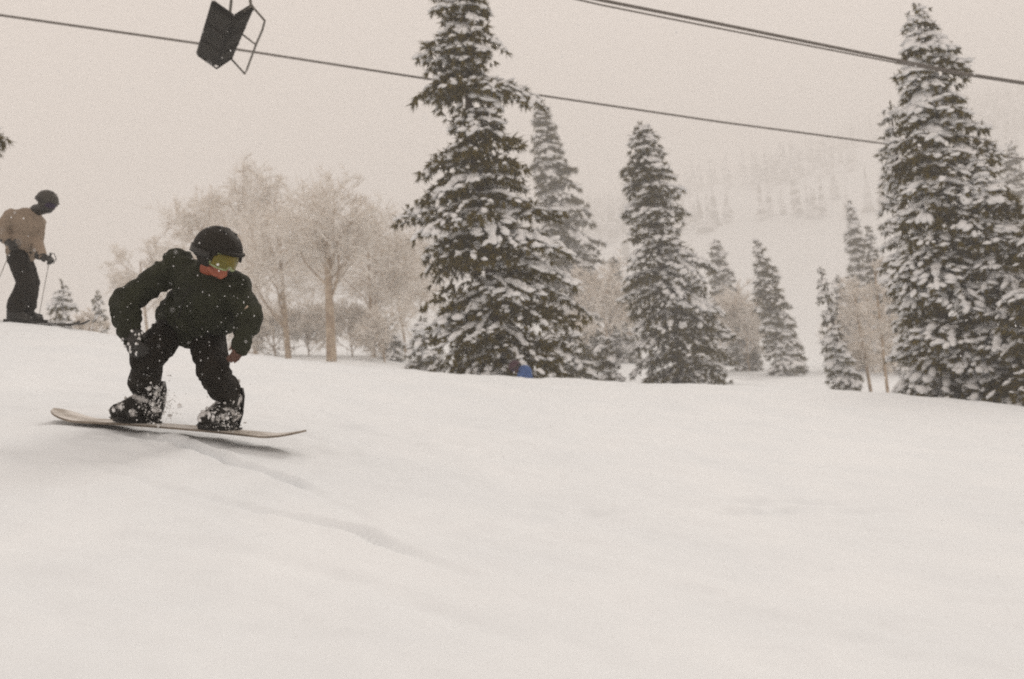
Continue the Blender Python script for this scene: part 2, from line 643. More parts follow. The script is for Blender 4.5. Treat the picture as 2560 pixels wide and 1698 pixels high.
    tufts.append((*centre(ztop - .4), 0, 0, 1.0, .45, .03))
    link('crown', spindles(tufts, rng), M['needles_far'] if far else M['needles'], root, smooth=False)
    me = lumps(caps, pillows, rng, far)
    tag(link('snow_load', me, M['tree_snow'], root), kind='stuff')
    return root


conifer('spruce_tree', 'tallest dark spruce with ragged top and heavy snow on drooping boughs', ((1132, -110), (1258, 975)),
        [(-100, 1110, 1150), (-40, 1085, 1190), (10, 1072, 1218), (60, 1112, 1235), (95, 1098, 1262), (120, 1052, 1262), (150, 1052, 1232), (180, 1062, 1226), (205, 1040, 1250),
         (222, 1056, 1345), (238, 1100, 1262), (268, 1136, 1256), (300, 1130, 1272), (340, 1118, 1290), (375, 1014, 1322), (400, 1030, 1330), (430, 1052, 1326), (470, 1048, 1338), (505, 995, 1360),
         (550, 1030, 1405), (600, 1050, 1412), (640, 1054, 1402), (690, 1046, 1425), (735, 1030, 1440), (770, 1056, 1452), (820, 1072, 1446), (870, 1060, 1440), (930, 1066, 1424), (1000, 1050, 1430)],
        22.0, 11, detail=1.15, snow=1.0)
conifer('spruce_tree', 'paler slim spruce standing close behind the tallest dark spruce', ((1349, 252), (1442, 975)),
        [(256, 1340, 1358), (300, 1328, 1384), (340, 1332, 1392), (400, 1330, 1424), (460, 1340, 1446), (520, 1345, 1476), (600, 1350, 1508), (680, 1350, 1522), (760, 1350, 1506), (850, 1340, 1516), (960, 1330, 1530)],
        70.0, 12, detail=1.0, snow=1.6, far=True)
conifer('spruce_tree', 'stepped snow-laden spruce standing alone to the right of the tallest one', ((1603, 304), (1700, 985)),
        [(308, 1597, 1612), (350, 1572, 1648), (380, 1566, 1660), (415, 1552, 1676), (470, 1566, 1686), (500, 1556, 1716), (552, 1553, 1706), (590, 1566, 1692), (612, 1574, 1752), (650, 1576, 1766), (705, 1552, 1780),
         (775, 1574, 1806), (870, 1590, 1826), (960, 1596, 1836), (1000, 1590, 1840)],
        38.0, 13, detail=1.05, snow=1.25, far=True)
conifer('spruce_tree', 'faint pale spruce half hidden behind the stepped spruce', ((1787, 598), (1830, 990)),
        [(602, 1780, 1796), (650, 1772, 1816), (720, 1770, 1850), (800, 1760, 1880), (900, 1750, 1900), (980, 1750, 1900)], 92.0, 14, snow=1.7, far=True)
conifer('spruce_tree', 'grey-green spruce with a straight steep right edge beside frosted brush', ((1890, 604), (1965, 990)),
        [(608, 1884, 1900), (660, 1884, 1930), (700, 1890, 1952), (750, 1888, 1974), (820, 1906, 1996), (880, 1920, 2010), (960, 1920, 2034), (985, 1920, 2036)], 66.0, 15, snow=1.2, far=True)
conifer('spruce_tree', 'small thin spruce rooted on the snow edge in front of the slender pair', ((2050, 668), (2125, 992)),
        [(672, 2046, 2058), (740, 2044, 2080), (800, 2050, 2098), (850, 2052, 2110), (900, 2055, 2140), (940, 2070, 2158), (990, 2090, 2165)], 40.0, 16, snow=1.6, far=True)
conifer('spruce_tree', 'taller of the slender pair of pale spruces beside the great right-hand spruce', ((2122, 506), (2190, 985)),
        [(511, 2119, 2130), (600, 2116, 2158), (680, 2122, 2176), (760, 2134, 2196), (850, 2140, 2215), (980, 2140, 2240)], 84.0, 17, snow=1.6, far=True)
conifer('spruce_tree', 'shorter of the slender pair of pale spruces beside the great right-hand spruce', ((2168, 562), (2240, 995)),
        [(566, 2164, 2176), (640, 2164, 2200), (720, 2172, 2222), (820, 2184, 2246), (920, 2200, 2262), (1000, 2200, 2275)], 74.0, 18, snow=1.5, far=True)
conifer('spruce_tree', 'great tall spruce crossed by the ski lift ropes near its top', ((2290, 12), (2372, 1012)),
        [(18, 2282, 2300), (65, 2264, 2340), (110, 2262, 2344), (128, 2256, 2392), (175, 2248, 2404), (265, 2262, 2420), (335, 2258, 2460), (400, 2250, 2498), (470, 2246, 2510), (550, 2240, 2520), (650, 2236, 2540), (800, 2250, 2560), (1010, 2240, 2570)],
        22.0, 19, detail=1.1, snow=1.5)
conifer('spruce_tree', 'narrower spruce leaning close on the left flank of the great spruce', ((2226, 254), (2305, 1000)),
        [(258, 2219, 2234), (300, 2204, 2258), (370, 2200, 2276), (430, 2194, 2280), (480, 2197, 2290), (555, 2203, 2300), (660, 2222, 2310), (760, 2236, 2330), (860, 2250, 2350), (1000, 2260, 2370)], 27.0, 20, snow=1.4, far=True)
conifer('spruce_tree', 'broad dark spruce on the right flank of the great spruce', ((2452, 372), (2520, 1020)),
        [(376, 2444, 2462), (410, 2424, 2496), (470, 2420, 2520), (560, 2420, 2580), (650, 2410, 2600), (800, 2400, 2640), (1020, 2390, 2660)], 21.0, 21, snow=1.35)
conifer('spruce_tree', 'faint distant spruce tip in the cloud behind the broad dark spruce', ((2528, 352), (2575, 1010)),
        [(356, 2522, 2536), (430, 2506, 2556), (520, 2500, 2575), (700, 2495, 2600), (1010, 2490, 2640)], 80.0, 22, snow=1.6, far=True)
conifer('spruce_tree', 'dark low-boughed spruce cut off by the picture edge beside the broad one', ((2590, 470), (2655, 1030)),
        [(474, 2582, 2600), (560, 2556, 2640), (680, 2530, 2690), (800, 2510, 2720), (920, 2505, 2740), (1030, 2500, 2750)], 19.5, 23, snow=.8)
for lab, tip_, foot_, pr, dp, sdd in (
        ('pale misty spruce between the slender pair and the great spruce', (2206, 640), (2265, 1000), [(644, 2200, 2213), (740, 2190, 2245), (850, 2195, 2270), (1000, 2200, 2300)], 66.0, 61),
        ('pale misty spruce behind the small thin spruce on the snow edge', (2092, 690), (2150, 985), [(694, 2086, 2099), (780, 2080, 2130), (880, 2085, 2160), (985, 2090, 2190)], 74.0, 62),
        ('short pale spruce against the bright clearing beside the grey-green spruce', (1962, 790), (2000, 985), [(794, 1956, 1970), (860, 1945, 2000), (985, 1940, 2030)], 70.0, 63),
        ('misty spruce filling the gap beside the stepped spruce', (1838, 720), (1880, 985), [(724, 1832, 1846), (800, 1820, 1872), (900, 1815, 1905), (985, 1815, 1920)], 76.0, 64),
        ('misty spruce top between the paler slim spruce and the stepped spruce', (1535, 640), (1575, 975), [(644, 1529, 1543), (740, 1515, 1570), (850, 1508, 1595), (975, 1500, 1610)], 72.0, 65)):
    conifer('spruce_tree', lab, (tip_, foot_), pr, dp, sdd, snow=2.0, far=True)
conifer('spruce_sapling', 'broader of two small snowy fir saplings behind the skier', ((154, 702), (163, 830)),
        [(706, 150, 160), (735, 134, 174), (765, 120, 188), (790, 116, 190), (825, 112, 196)], 34.0, 24, snow=1.2, far=True, detail=1.2)
conifer('spruce_sapling', 'narrower of two small snowy fir saplings behind the skier', ((242, 727), (252, 840)),
        [(730, 238, 247), (760, 230, 262), (800, 226, 272), (838, 224, 276)], 36.0, 25, snow=1.5, far=True, detail=1.2)
conifer('spruce_sapling', 'snow-covered young fir at the right foot of the tallest spruce', ((1418, 800), (1440, 985)),
        [(804, 1412, 1426), (850, 1390, 1460), (900, 1372, 1484), (980, 1360, 1500)], 34.0, 26, snow=2.0, far=True)
conifer('spruce_sapling', 'snowy young fir between the tallest spruce and the stepped spruce', ((1508, 835), (1526, 985)),
        [(838, 1503, 1514), (880, 1484, 1544), (930, 1468, 1560), (985, 1460, 1570)], 38.0, 27, snow=1.5, far=True)
conifer('spruce_sapling', 'white frosted young fir at the left foot of the tallest spruce', ((1052, 790), (1070, 965)),
        [(794, 1046, 1060), (840, 1020, 1090), (890, 1004, 1110), (960, 990, 1120)], 36.0, 28, snow=2.0, far=True)
conifer('spruce_sapling', 'small pale fir among the frosted aspens', ((970, 800), (985, 955)),
        [(804, 965, 976), (850, 944, 1004), (900, 930, 1022), (950, 920, 1035)], 52.0, 29, snow=1.9, far=True)
conifer('spruce_tree', 'dark conifer at the picture edge above the skier, mostly out of view', ((-60, 215), (-100, 860)),
        [(220, -66, -54), (290, -110, -18), (330, -125, -8), (352, -130, 6), (372, -130, -4), (398, -130, 0), (412, -130, -20), (600, -160, -40), (860, -180, -50)], 18.0, 30, snow=.6)


# ------------------------------------------------------------------ frosted aspens
def aspen(label, foot_px, top_py, spread_px, depth, seed, lean=0.0, fork=.45, r0=.12, n0=9, name='aspen_tree'):
    rng = np.random.default_rng(seed)
    f = P(foot_px[0], foot_px[1], depth)
    gz = ground(f.x, depth) - .05
    topz = P(foot_px[0], top_py, depth).z
    H = topz - gz
    spread = spread_px / F * depth
    root = empty(name, (f.x, depth, gz))
    tag(root, label, 'tree', None)
    wood, twigs, rime = Tris(), Tris(), Tris()

    def seg_tube(T, pts, rad, sides):
        v, t = tube_arrays(pts, rad, sides, cap=False)
        T.add(v, t)

    def grow(p, d, L, r, lev):
        n = 4 if lev < 2 else (3 if lev == 2 else 2 if lev == 3 else 1)
        pts, cur, dd = [p], p.copy(), d.copy()
        for i in range(n):
            dd = dd + rng.normal(0, .16 if lev else .018, 3) + np.array([0, 0, .05 if lev < 2 else -.02])
            dd /= np.linalg.norm(dd)
            cur = cur + dd * L / n
            pts.append(cur)
        rad = [r * (1 - .55 * i / n) for i in range(n + 1)]
        if lev <= 1:
            seg_tube(wood, pts, rad, 7 if lev == 0 else 5)
        else:
            seg_tube(twigs if rng.random() < .14 else rime, pts, rad, 3)
        if lev <= 2:   # a line of snow along the upper side
            up = np.array([0, 0, r * .8])
            seg_tube(rime, [q + up * (1 if lev else .2) for q in pts[1:]], [x * .75 for x in rad[1:]], 3) if lev else None
        if lev < 4:
            kids = (n0, 7, 6, 5)[lev]
            for k in range(kids):
                s = rng.uniform(fork if lev == 0 else .25, 1.0)
                i = min(int(s * n), n - 1)
                q = pts[i] + (pts[i + 1] - pts[i]) * (s * n - i)
                a = rng.normal(0, 1, 3)
                base = (pts[i + 1] - pts[i])
                base /= np.linalg.norm(base)
                a -= base * (a @ base)
                a /= np.linalg.norm(a)
                ang = rng.uniform(.45, 1.05)
                nd = base * math.cos(ang) + a * math.sin(ang)
                if lev == 0:
                    nd[2] = abs(nd[2]) * .8 + .22
                    nl = spread * rng.uniform(.75, 1.15) * (1.25 - .6 * s)
                else:
                    nl = L * rng.uniform(.42, .68)
                nd /= np.linalg.norm(nd)
                grow(q, nd, nl, max(rad[i] * (rng.uniform(.20, .34) if lev == 0 else rng.uniform(.34, .5)), .00040 * depth), lev + 1)

    d0 = np.array([lean, 0, 1.0])
    d0 /= np.linalg.norm(d0)
    grow(np.array([f.x, depth, gz]), d0, H * .82, r0, 0)
    link('trunk', wood.mesh('trunk'), M['aspen_bark'], root)
    link('crown', twigs.mesh('crown'), M['twig'], root, smooth=False)
    tag(link('rime_frost', rime.mesh('rime_frost'), M['rime'], root, smooth=False), kind='stuff')
    return root


aspen('frosted bare aspen with the thickest pale trunk', (830, 915), 500, 165, 42.0, 41, r0=.25, fork=.36, n0=16, lean=.09)
aspen('frosted bare aspen with slim dark trunk beside the snowboarder', (722, 905), 520, 150, 48.0, 42, r0=.17, fork=.22, n0=13, lean=.02)
aspen('frosted bare aspen with thin trunk between the thickest aspen and the tallest spruce', (938, 930), 545, 150, 52.0, 43, r0=.15, fork=.18, n0=13, lean=.06)
aspen('tallest frosted aspen crown rising behind the helmet of the snowboarder', (640, 900), 470, 170, 60.0, 44, r0=.16, fork=.25, n0=14, lean=.05)
aspen('frosted aspen behind the bent back of the snowboarder', (520, 880), 495, 125, 64.0, 45, r0=.15, fork=.25, n0=13, lean=.05)
aspen('low frosted aspen farthest from the tallest spruce, left of the snowboarder', (372, 870), 600, 90, 66.0, 46, r0=.12, fork=.36, n0=10)
aspen('small frosted aspen close beside the tallest spruce', (1020, 935), 620, 130, 60.0, 47, r0=.10, fork=.22, n0=12)
aspen('frosted leafless bush between the stepped spruce and the grey-green spruce', (1880, 985), 760, 105, 74.0, 48, r0=.06, fork=.10, n0=13, name='frosted_bush')
aspen('frosted leafless bush in the gap between the tallest and the stepped spruce', (1530, 960), 660, 90, 64.0, 49, r0=.06, fork=.12, n0=13, name='frosted_bush')
aspen('frosted leafless bush at the foot of the slender pair of spruces', (2190, 985), 780, 90, 72.0, 50, r0=.06, fork=.10, n0=12, name='frosted_bush')
aspen('frosted leafless bush at the foot of the slim dark aspen trunk', (690, 905), 800, 75, 54.0, 52, r0=.05, fork=.06, n0=12, name='frosted_bush')
aspen('frosted leafless bush between the two thinner aspen trunks and the thick one', (775, 912), 805, 75, 56.0, 53, r0=.05, fork=.06, n0=12, name='frosted_bush')
aspen('frosted leafless bush beside the thickest aspen trunk, toward the spruces', (885, 925), 800, 80, 54.0, 54, r0=.05, fork=.06, n0=12, name='frosted_bush')
aspen('frosted leafless bush by the small pale fir', (965, 935), 815, 75, 48.0, 55, r0=.05, fork=.06, n0=11, name='frosted_bush')
aspen('frosted leafless bush behind the leading arm of the snowboarder', (625, 895), 795, 70, 56.0, 56, r0=.05, fork=.06, n0=11, name='frosted_bush')
aspen('slim frosted bare tree in front of the narrower leaning spruce', (2222, 1000), 600, 60, 36.0, 57, r0=.07, fork=.2, n0=13, lean=-.02)
aspen('slim frosted bare tree with a bent dark trunk by the small thin spruce', (2180, 995), 660, 55, 40.0, 58, r0=.08, fork=.2, n0=12, lean=-.05)
aspen('low frosted scrub on the crest by the fir saplings', (225, 835), 785, 50, 18.0, 51, r0=.02, fork=.08, n0=8, name='frosted_bush')


# ------------------------------------------------------------------ far forest on the hillside
rng = np.random.default_rng(77)
ff, fs = Tris(), Tris()
cnt = 0
while cnt < 1300:
    y = rng.uniform(430, 880)
    x = rng.uniform(-.25, .66) * y
    # open snow runs between the stands
    if vnoise(np.array([x * .016 + 4 + .01 * y]), np.array([y * .011]), 8)[0] + .7 * vnoise(np.array([x * .041 + .02 * y]), np.array([y * .03 - .01 * x]), 18)[0] < rng.uniform(-.25, .35):
        continue
    cnt += 1
    g = ground(x, y)
    h = rng.uniform(15, 27)
    for k in range(9):
        zb = g + h * (.05 + k * .10)
        rr = h * .15 * (1 - k / 9.6)
        zt = zb + h * .17
        n = 9
        ring = [(x + math.cos(a) * rr * q, y + math.sin(a) * rr * q, zb - .25 * rr * q) for a, q in
                zip(np.linspace(0, 6.283, n, endpoint=False) + rng.uniform(0, 1), rng.uniform(.45, 1.25, n))]
        T = ff if rng.random() < .36 else fs
        T.add(ring + [(x, y, zt)], [(i, (i + 1) % n, n) for i in range(n)])
fo = link('far_forest', np_mesh('far_forest', np.concatenate(ff.V + fs.V), np.concatenate(ff.T + [t + ff.n for t in fs.T]),
                                [0] * sum(len(t) for t in ff.T) + [1] * sum(len(t) for t in fs.T)), [M['needles_far'], M['tree_snow']], smooth=False)
tag(fo, 'snowy evergreen forest on the far hillside fading into the cloud', 'forest', kind='stuff')


# ------------------------------------------------------------------ people
def hand_pieces(wr, d, n, thumb, scale=1.0, thick=1.0, curl=.5, spread=.12, abd=.75):
    """palm and five fingers: d to the fingertips, n the way the palm faces, thumb the thumb side"""
    d = Vector(d).normalized()
    n = Vector(n)
    n = (n - d * n.dot(d)).normalized()
    t = Vector(thumb)
    t = (t - d * t.dot(d) - n * t.dot(n)).normalized()
    k = scale
    out = []
    pal = wr + d * .05 * k
    rot = Matrix((d, t, n)).transposed()
    out.append(('ell', pal, (.055 * k, .042 * k, .017 * k * thick), rot))
    for i, (off, ln) in enumerate(((.030, .070), (.010, .080), (-.011, .074), (-.031, .058))):
        p = wr + d * .088 * k + t * off * k
        dd = (d + t * off * spread / .03).normalized()
        a = 0.0
        rr = .0095 * k * thick
        out.append(('cap', wr + d * .05 * k + t * off * .8 * k, rr * 1.1, p, rr * 1.05))
        for j, fr in enumerate((.45, .32, .23)):
            a += curl * (.6, 1.0, .8)[j] + .03 * i
            dv = dd * math.cos(a) + n * math.sin(a)
            q = p + dv * ln * fr * k
            out.append(('cap', p, rr * (1 - .08 * j), q, rr * (.92 - .08 * j)))
            p = q
    p = wr + d * .022 * k + t * .030 * k
    dv = (d * .8 + t * abd + n * .25).normalized()
    q = p + dv * .042 * k
    out.append(('cap', p, .0125 * k * thick, q, .011 * k * thick))
    q2 = q + (d * .9 + t * .25 + n * .35).normalized() * .032 * k
    out.append(('cap', q, .011 * k * thick, q2, .0085 * k * thick))
    return out


def head_frame(face, up):
    f = Vector(face).normalized()
    u = Vector(up)
    u = (u - f * u.dot(f)).normalized()
    r = f.cross(u)
    return Matrix((r, f, u)).transposed()      # columns: right, front, up


def helmet(root, C, rot, mat, gog_lens, gog_frame, k=1.0):
    bm = bmesh.new()
    bmesh.ops.create_uvsphere(bm, u_segments=40, v_segments=28, radius=1.0)
    dele = []
    for f in bm.faces:
        c = f.calc_center_median()
        a = math.atan2(c.x, c.y)               # 0 at the front
        fr = abs(a)
        cut = .12 if fr < .75 else (.12 - (fr - .75) / .35 * .80 if fr < 1.10 else (-.70 if fr < 1.9 else -.48))
        if c.z < cut:
            dele.append(f)
    bmesh.ops.delete(bm, geom=dele, context='FACES')
    for v in bm.verts:
        v.co = Vector((v.co.x * .126, v.co.y * .147 - .008, v.co.z * .135 + .03)) * k
        if v.co.z < 0:
            v.co.x *= .93
    me = bpy.data.meshes.new('helmet')
    bm.to_mesh(me)
    bm.free()
    me.transform(Matrix.Translation(C) @ rot.to_4x4())
    h = link('helmet', me, mat, root)
    s = h.modifiers.new('s', 'SOLIDIFY')
    s.thickness = .016 * k
    s.offset = -1
    sb = h.modifiers.new('b', 'SUBSURF')
    sb.levels = sb.render_levels = 1
    # brim over the goggles
    pts = []
    for i in range(13):
        a = R(-52 + i * 104 / 12)
        pts.append(C + rot @ Vector((math.sin(a) * .120, math.cos(a) * .147 - .002, .048)) * k)
    tube('visor', pts, [.006 * k] + [.011 * k] * 11 + [.006 * k], mat, h, 8)
    # vents
    for sx in (-1, 1):
        for yy in (.05, -.01):
            v = Vector((sx * .035, yy, 0))
            zz = math.sqrt(max(0, 1 - (v.x / .126) ** 2 - ((v.y + .008) / .147) ** 2)) * .135 + .03
            box_obj('vent', C + rot @ (Vector((v.x, v.y, zz)) * k), (.006 * k, .018 * k, .003 * k), rot, M['black'], h, .002)
    # goggles
    g = None
    V, T = [], []
    nu, nv = 20, 8
    for j in range(nv + 1):
        for i in range(nu + 1):
            a = R(-62 + 124 * i / nu)
            e = abs(i / nu - .5) * 2
            zz = -.046 + .088 * j / nv
            zz *= (1 - .30 * e ** 3)
            if j < nv / 2:
                zz += .020 * max(0, 1 - (abs(a) / .22) ** 2) * (1 - 2 * j / nv)
            bul = .008 * (1 - (2 * j / nv - 1) ** 2)
            V.append(C + rot @ Vector((math.sin(a) * (.094 + bul), math.cos(a) * (.118 + bul) - .002, zz - .002)) * k)
    for j in range(nv):
        for i in range(nu):
            q = j * (nu + 1) + i
            T += [(q, q + 1, q + nu + 2), (q, q + nu + 2, q + nu + 1)]
    border = [V[i] for i in range(nu + 1)] + [V[j * (nu + 1) + nu] for j in range(1, nv + 1)] + [V[nv * (nu + 1) + i] for i in range(nu - 1, -1, -1)] + [V[j * (nu + 1)] for j in range(nv - 1, 0, -1)]
    border.append(border[0])
    g = tube('goggles', border, .0075 * k, gog_frame, root, 6)
    ln = link('lens', np_mesh('lens', [tuple(v) for v in V], T), gog_lens, g)
    sm = ln.modifiers.new('s', 'SOLIDIFY')
    sm.thickness = .004
    # strap round the helmet
    V, T = [], []
    for i in range(41):
        a = R(60 + 240 * i / 40)
        for zz in (-.018, .018):
            V.append(C + rot @ Vector((math.sin(a) * .129, math.cos(a) * .150 - .008, zz + .010)) * k)
    for i in range(40):
        q = 2 * i
        T += [(q, q + 2, q + 3), (q, q + 3, q + 1)]
    st = link('strap', np_mesh('strap', [tuple(v) for v in V], T), M['black'], g)
    sm = st.modifiers.new('s', 'SOLIDIFY')
    sm.thickness = .005
    return h


def head_pieces(C, rot, k=1.0):
    def h(x, y, z):
        return C + rot @ (Vector((x, y, z)) * k)
    out = [('ell', h(0, -.012, .03), (.076 * k, .095 * k, .092 * k), rot),
           ('ell', h(0, .028, -.035), (.060 * k, .068 * k, .078 * k), rot),
           ('cap', h(-.035, .055, -.018), .026 * k, h(.035, .055, -.018), .026 * k),      # cheek bones
           ('ell', h(0, .068, -.100), (.024 * k, .020 * k, .018 * k), rot),                # chin
           ('cap', h(0, .092, .012), .011 * k, h(0, .112, -.030), .015 * k),               # nose
           ('cap', h(-.013, .098, -.034), .009 * k, h(.013, .098, -.034), .009 * k),
           ('cap', h(-.020, .086, -.060), .0085 * k, h(.020, .086, -.060), .0085 * k),     # upper lip
           ('cap', h(-.016, .085, -.076), .0085 * k, h(.016, .085, -.076), .0085 * k),     # lower lip
           ('ell', h(-.080, -.01, -.01), (.012 * k, .022 * k, .032 * k), rot), ('ell', h(.080, -.01, -.01), (.012 * k, .022 * k, .032 * k), rot)]
    for s in (-1, 1):
        out.append(('cap', h(s * .058, .01, -.055), .022 * k, h(s * .03, .055, -.090), .022 * k))   # jaw
    return out


def boot(root, ankle, toe, up, mat, L=.30, k=1.0, name='boot'):
    t = Vector(toe).normalized()
    u = Vector(up)
    u = (u - t * u.dot(t)).normalized()
    s = t.cross(u)
    a = ankle - u * .055
    heel, ball, tp = a - t * .075 - u * .045, a + t * .11 - u * .05, a + t * .165 - u * .055
    ps = [('cap', a - t * .01 + u * .13, .070, a - t * .012, .064),
          ('cap', heel, .050, ball, .053), ('cap', ball - s * .012, .052, tp, .045), ('cap', ball + s * .012, .052, tp, .045),
          ('cap', a + u * .02, .062, ball + u * .012, .050),
          ('cap', heel - u * .012, .046, heel + u * .1, .052)]
    me = skin_mesh('boot', ps, .010, 4, .003, 22)
    b = link(name, me, mat, root)
    # sole
    rot = Matrix((t, s, u)).transposed()
    box_obj('sole', a + t * .045 - u * .098, (.148, .050, .012), rot, M['black'], b, .010)
    return b, rot, a


def flecks(root, name, meshes, n, seed, size=(.004, .010), mat='tree_snow', towards=Vector((0, -1, .3))):
    """clinging flakes on the outer faces of the clothes"""
    rg = random.Random(seed)
    T = Tris()
    pool = []
    for o in meshes:
        for p in o.data.polygons:
            if p.normal.dot(towards) > .15:
                pool.append((p.center.copy(), p.normal.copy()))
    nr = np.random.default_rng(seed)
    for i in range(n):
        c, nn = rg.choice(pool)
        r = rg.uniform(*size)
        v = ICO1_V * (1 + nr.uniform(-.35, .35, (12, 1))) * np.array([r * rg.uniform(.6, 1.1), r * rg.uniform(.6, 1.1), r * rg.uniform(.7, 1.8)])
        T.add(v + np.array(c + nn * r * .3), ICO1_T)
    o = link(name, T.mesh(name), M[mat], root)
    o['kind'] = 'stuff'
    return o


# -------------------- the snowboard
B0 = P(447, 1070, 5.50)
BL = (P(700, 1093, 5.48) - P(196, 1051, 5.52)).normalized()
BW = Vector((0.0, 1.0, -.03))
BW = (BW - BL * BW.dot(BL)).normalized()
BN = BL.cross(BW).normalized()
if BN.z < 0:
    BN = -BN
BR = Matrix((BL, BW, BN)).transposed()
board = empty('snowboard', B0 - BN * .01)
tag(board, 'long snowboard with upturned tips under the crouching rider', 'snowboard')


def board_z(s):
    """rise of the deck along its length"""
    r = 0.0
    if s < -.56:
        r += .62 * (-.56 - s) ** 1.6 * 1.15
    if s > .53:
        r += .62 * (s - .53) ** 1.6 * .85
    return r + .006 * (1 - (s / .5) ** 2)


def board_half(s, L=.775):
    a = abs(s) / L
    wd = .120 + .022 * (abs(s) / .6) ** 2
    if abs(s) > .62:
        t = (abs(s) - .62) / (L - .62)
        wd = .1425 * math.sqrt(max(0.0, 1 - t ** 2.3))
    return max(wd, .004)


bm = bmesh.new()
rows = []
ns = 64
for i in range(ns + 1):
    s = -.775 + 1.55 * i / ns
    hw = board_half(s)
    z = board_z(s)
    row = []
    for j in range(7):
        q = -1 + 2 * j / 6
        row.append([bm.verts.new(B0 + BL * s + BW * hw * q + BN * (z + o)) for o in (.006, -.006)])
    rows.append(row)
for i in range(ns):
    for j in range(6):
        a, b, c, d = rows[i][j], rows[i][j + 1], rows[i + 1][j + 1], rows[i + 1][j]
        f = bm.faces.new((a[0], d[0], c[0], b[0]))
        f.material_index = 0
        f = bm.faces.new((a[1], b[1], c[1], d[1]))
        f.material_index = 1
    for j, fl in ((0, 0), (6, 1)):
        a, d = rows[i][j], rows[i + 1][j]
        f = bm.faces.new((a[0], a[1], d[1], d[0]) if not fl else (a[0], d[0], d[1], a[1]))
        f.material_index = 1
for i in (0, ns):
    for j in range(6):
        a, b = rows[i][j], rows[i][j + 1]
        f = bm.faces.new((a[0], b[0], b[1], a[1]))
        f.material_index = 1
bmesh.ops.recalc_face_normals(bm, faces=bm.faces)
me = bpy.data.meshes.new('deck')
bm.to_mesh(me)
bm.free()
link('deck', me, [M['topsheet'], M['board_edge']], board, smooth=False)

# -------------------- the snowboarder
rider = empty('person', P(447, 1062, 5.50))
tag(rider, 'crouching snowboarder in dark green jacket, black helmet and yellow goggles', 'person')
J = dict(head=P(543, 640, 5.23), neck=P(512, 688, 5.38), chest=P(510, 738, 5.44), belly=P(488, 788, 5.56), pelvis=P(470, 812, 5.64),
         shL=P(446, 664, 5.46), elL=P(312, 756, 5.38), wrL=P(322, 836, 5.24),
         shR=P(586, 716, 5.40), elR=P(620, 790, 5.36), wrR=P(604, 862, 5.30),
         hipL=P(438, 818, 5.66), knL=P(368, 892, 5.30), anL=P(352, 1004, 5.50),
         hipR=P(516, 838, 5.64), knR=P(532, 922, 5.32), anR=P(558, 1024, 5.49))
hrot = head_frame((.80, -.50, -.44), (.16, 0, 1))
for s_ in 'LR':
    sx = (J['an' + s_] - B0).dot(BL)
    J['an' + s_] = B0 + BL * sx + BW * .035 + BN * (board_z(sx) + .186)


def body_pieces(J, hrot, hands, k=1.0):
    ps = [('cap', J['pelvis'], .105 * k, J['belly'], .105 * k), ('cap', J['belly'], .105 * k, J['chest'], .115 * k), ('cap', J['chest'], .10 * k, J['neck'], .06 * k),
          ('cap', J['neck'], .052 * k, J['head'] + hrot @ Vector((0, -.02, -.04)), .052 * k)]
    for s in 'LR':
        ps += [('cap', J['chest'], .07 * k, J['sh' + s], .06 * k), ('cap', J['sh' + s], .052 * k, J['el' + s], .040 * k), ('cap', J['el' + s], .040 * k, J['wr' + s], .028 * k),
               ('cap', J['pelvis'], .09 * k, J['hip' + s], .085 * k), ('cap', J['hip' + s], .082 * k, J['kn' + s], .055 * k), ('cap', J['kn' + s], .050 * k, J['an' + s], .028 * k),
               ('cap', J['an' + s], .028 * k, J['an' + s] - Vector((0, 0, .03)), .028 * k)]
    return ps + head_pieces(J['head'], hrot) + hands


dR = (P(588, 893, 5.24) - J['wrR']).normalized()
handR = hand_pieces(J['wrR'] - dR * .010, dR, Vector((-.75, .5, -.1)), Vector((-.2, -1, 0)), .90, .95, .45, .03, .25)
dL = (P(344, 886, 5.14) - J['wrL']).normalized()
handL = hand_pieces(J['wrL'], dL, Vector((.55, .75, -.25)), Vector((.5, -.2, .9)), 1.0, .9, .5)
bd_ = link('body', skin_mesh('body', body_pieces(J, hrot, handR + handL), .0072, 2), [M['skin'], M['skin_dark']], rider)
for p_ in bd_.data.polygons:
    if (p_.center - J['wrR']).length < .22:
        p_.material_index = 1  # shade on the bare hand, painted in with the darker skin
